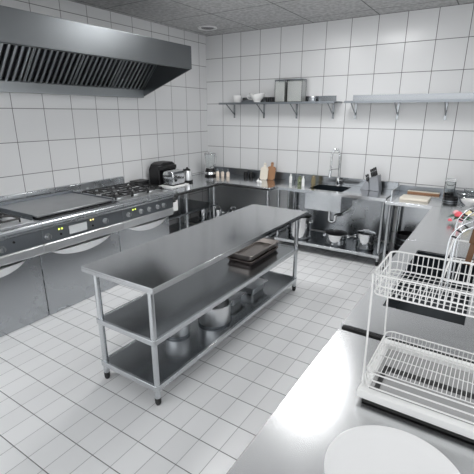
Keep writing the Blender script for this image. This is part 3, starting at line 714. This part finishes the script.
def hotel(name, label, x0, x1, y0, y1, z, hh, lid):
    t = thing(name, label, 'food pan', ((x0 + x1) / 2, (y0 + y1) / 2, z))
    m = MB(); lo = ring(x0 + .012, x1 - .012, y0 + .012, y1 - .012, z, .02); hi = ring(x0, x1, y0, y1, z + hh, .02); li = ring(x0 + .006, x1 - .006, y0 + .006, y1 - .006, z + hh, .02); bi = ring(x0 + .018, x1 - .018, y0 + .018, y1 - .018, z + .006, .02)
    R = [[m.b.verts.new(p) for p in r_] for r_ in (lo, hi, li, bi)]
    m.b.faces.new(R[0][::-1]); m.b.faces.new(R[3])
    for a, b_ in zip(R, R[1:]):
        for i in range(len(a)): m.b.faces.new((a[i], a[(i + 1) % len(a)], b_[(i + 1) % len(a)], b_[i]))
    m.build('pan_body', M['pot'], t)
    if lid:
        l = MB().box(x0 - .02, x1 + .02, y0 - .02, y1 + .02, z + hh + .001, z + hh + .008, .003).build('lid', M['pot'], t)
        MB().tube(fillet([((x0 + x1) / 2, (y0 + y1) / 2 - .04, z + hh + .006), ((x0 + x1) / 2, (y0 + y1) / 2 - .04, z + hh + .03), ((x0 + x1) / 2, (y0 + y1) / 2 + .04, z + hh + .03), ((x0 + x1) / 2, (y0 + y1) / 2 + .04, z + hh + .006)], .012), .005, 8).build('handle', M['chrome'], l)
hotel('food_container', 'small square steel container next to the larger open pot', -1.96, -1.80, 2.72, 2.89, .151, .07, True)
hotel('food_container', 'flat lidded steel container farthest back on the lowest prep table shelf', -1.93, -1.76, 3.02, 3.25, .151, .075, True)

# ------------------------------------------------------------------ plate
pl = MB().lathe([(0, 0), (.10, 0), (.105, .004), (.16, .018), (.185, .026), (.187, .029), (.182, .030), (.155, .023), (.11, .010), (0, .009)], (-.09, .93, .8755), 72)
tag(pl.build('plate', M['plate'], off=(-.09, .93, .8755)), 'large white round plate on the foreground counter', 'plate')

# ------------------------------------------------------------------ dish rack
ZR = .8755
dr = thing('dish_rack', 'two-tier white wire dish rack with drip tray on the foreground counter', 'dish rack', (-.05, 1.4, ZR))
x0, x1, y0, y1 = -.278, .215, 1.205, 1.60
m = MB(); m.box(x0 + .01, x1 - .01, y0 + .012, y1 - .012, ZR + .022, ZR + .028)
for a in ((x0, x1, y0, y0 + .03), (x0, x1, y1 - .045, y1), (x0, x0 + .03, y0 + .03, y1 - .045), (x1 - .03, x1, y0 + .03, y1 - .045)): m.box(*a, ZR + .020, ZR + .050, )
m.build('drip_tray', M['tray'], dr, bevel=.004)
MB().box(x0 + .03, x1 - .03, y0 + .03, y1 - .045, ZR + .0285, ZR + .032).build('tray_floor', M['traygrey'], dr, smooth=False)
m = MB(); m.box(x0 + .045, x1 - .04, 1.395, 1.425, ZR + .0325, ZR + .034); m.box(x0 + .045, x0 + .063, 1.27, 1.395, ZR + .0325, ZR + .034)
m.build('drain_slot', M['slot'], dr, smooth=False)
MB().box(x0 + .02, x1 - .02, y0 + .006, y1 - .02, ZR + .004, ZR + .019).build('tray_shadow', M['rubber'], dr, smooth=False)  # dark slab painting in the shadow beneath the drip tray
for fx in (x0 + .035, x1 - .035):
    for fy_ in (y0 + .03, y1 - .03): MB().lathe([(0, 0), (.014, 0), (.016, .019), (0, .019)], (fx, fy_, ZR), 12).build('foot', M['rubber'], dr)
def basket(x0, x1, y0, y1, z0, z1, name, n, mids, wires=.0022, rail=.0036, fl_=.012, grid=1):
    m = MB()
    m.tube(ring(x0 - fl_, x1 + fl_, y0 - fl_, y1 + fl_, z1, .03), rail, 8, True)
    for f in mids: m.tube(ring(x0 - fl_ * f, x1 + fl_ * f, y0 - fl_ * f, y1 + fl_ * f, z0 + (z1 - z0) * f, .028), rail * .75, 8, True)
    m.tube(ring(x0, x1, y0, y1, z0, .025), rail, 8, True)
    for i in range(n + 1):
        x = x0 + .02 + (x1 - x0 - .04) * i / n
        m.tube([(x, y0 - fl_, z1), (x, y0, z0), (x, y1, z0), (x, y1 + fl_, z1)], wires, 6)
    k = max(3, int((y1 - y0) / .035))
    for i in range(1, k):
        y = y0 + (y1 - y0) * i / k
        m.tube([(x0 - fl_, y, z1), (x0, y, z0)] + ([(x1, y, z0), (x1 + fl_, y, z1)] if i % grid == 0 else []), wires, 6)
        if i % grid: m.tube([(x1, y, z0), (x1 + fl_, y, z1)], wires, 6)
    return m.build(name, M['wire'], dr)
m = MB(); lx0, lx1, ly0, ly1, lz0, lz1 = -.262, .20, 1.235, 1.56, ZR + .056, ZR + .112
for z in (lz0, (lz0 + lz1) / 2, lz1): m.tube(ring(lx0, lx1, ly0, ly1, z, .03), .0028, 8, True)
for i in range(30):
    x = lx0 + .02 + i * .0145; m.tube([(x, ly1, lz1), (x, ly1, lz0), (x, 1.335, lz0)], .0015, 6)
m.tube([(lx0 + .01, 1.335, lz0), (lx1 - .01, 1.335, lz0)], .002, 6); m.tube([(lx0, 1.45, lz0), (lx1, 1.45, lz0)], .002, 6)
for y in (1.33, 1.41, 1.49):
    for x in (lx0, lx1): m.tube([(x, y, lz1), (x, y, lz0)], .0016, 6)
m.build('lower_basket', M['wire'], dr)
bu = basket(-.266, .20, 1.235, 1.495, 1.285, 1.355, 'upper_basket', 25, (.45,), .0018, .0032, fl_=.006)
for (x, y, ytop) in ((-.268, 1.245, 1.238), (-.268, 1.555, 1.498), (.206, 1.245, 1.238), (.206, 1.555, 1.498)):
    MB().tube([(x, y, ZR + .045), (x - .003 * (1 if x < 0 else -1), ytop, 1.29), (x - .006 * (1 if x < 0 else -1), ytop, 1.352)], .0036, 8).build('upright', M['wire'], dr)
# top arches
for y in (1.25, 1.475):
    for off_ in (0, .016):
        pts = [(-.075 + off_, y, 1.30)]
        for i in range(13):
            a = PI - PI * i / 12; pts.append((.03 + (.105 - off_) * math.cos(a), y, 1.49 + (.085 - off_) * math.sin(a)))
        pts.append((.135 - off_, y, 1.30))
        MB().tube(pts, .0026, 8).build('arch', M['steel'], dr)
    for i in range(1, 12):
        a = PI - PI * i / 12
        MB().tube([(.03 + .105 * math.cos(a), y, 1.49 + .085 * math.sin(a)), (.03 + .089 * math.cos(a), y, 1.49 + .073 * math.sin(a))], .0026, 6).build('arch_rung', M['blackgloss'], dr)
m = MB(); m.tube(ring(-.075, .115, 1.25, 1.475, 1.44, .01, 2), .003, 6, True)
m.tube(ring(-.075, .115, 1.25, 1.475, 1.375, .01, 2), .003, 6, True)
for i in range(1, 6): m.tube([(-.075 + i * .032, 1.25, 1.375), (-.075 + i * .032, 1.475, 1.375)], .002, 6)
m.build('cutlery_shelf', M['wire'], dr)
for k, (x, y, tl) in enumerate(((-.022, 1.42, .10), (.004, 1.43, -.08))):
    m = MB().box(x - .009, x + .009, y - .004, y + .004, 1.378, 1.45, .003); m.box(x - .014, x + .014, y - .004, y + .004, 1.45, 1.50, .004); m.rot(tl, 'Y', (x, y, 1.378))
    tag(m.build('wooden_spatula', M['wood2'], off=(x, y, 1.378)), ('left' if k == 0 else 'right') + ' one of two brown wooden spatulas standing in the top of the dish rack', 'spatula', 'wooden spatulas')

# ------------------------------------------------------------------ camera, world, view
cam = bpy.data.cameras.new('camera'); co = bpy.data.objects.new('camera', cam); COL.objects.link(co); S.camera = co
f, yaw, pit, rol = 394.379393, .574047802, .304506671, .00160563278
w = Vector((-math.sin(yaw) * math.cos(pit), math.cos(yaw) * math.cos(pit), -math.sin(pit)))
r = Vector((math.cos(yaw), math.sin(yaw), 0)); u = r.cross(w)
r2 = r * math.cos(rol) + u * math.sin(rol); u2 = -r * math.sin(rol) + u * math.cos(rol)
mt = Matrix((r2, u2, -w)).transposed().to_4x4(); mt.translation = (0, 0, 1.85)
co.matrix_world = mt
cam.sensor_width = 36; cam.sensor_fit = 'HORIZONTAL'; cam.lens = f / 474 * 36; cam.clip_start = .02
W = bpy.data.worlds.new('world'); S.world = W; W.use_nodes = True
W.node_tree.nodes['Background'].inputs[0].default_value = (.97, .985, 1, 1); W.node_tree.nodes['Background'].inputs[1].default_value = 2.1
S.view_settings.view_transform = 'Standard'; S.view_settings.look = 'None'; S.view_settings.gamma = 1; S.view_settings.use_curve_mapping = False
S.view_settings.exposure = 0.0
S.cycles.use_denoising = True
S.cycles.max_bounces = 8
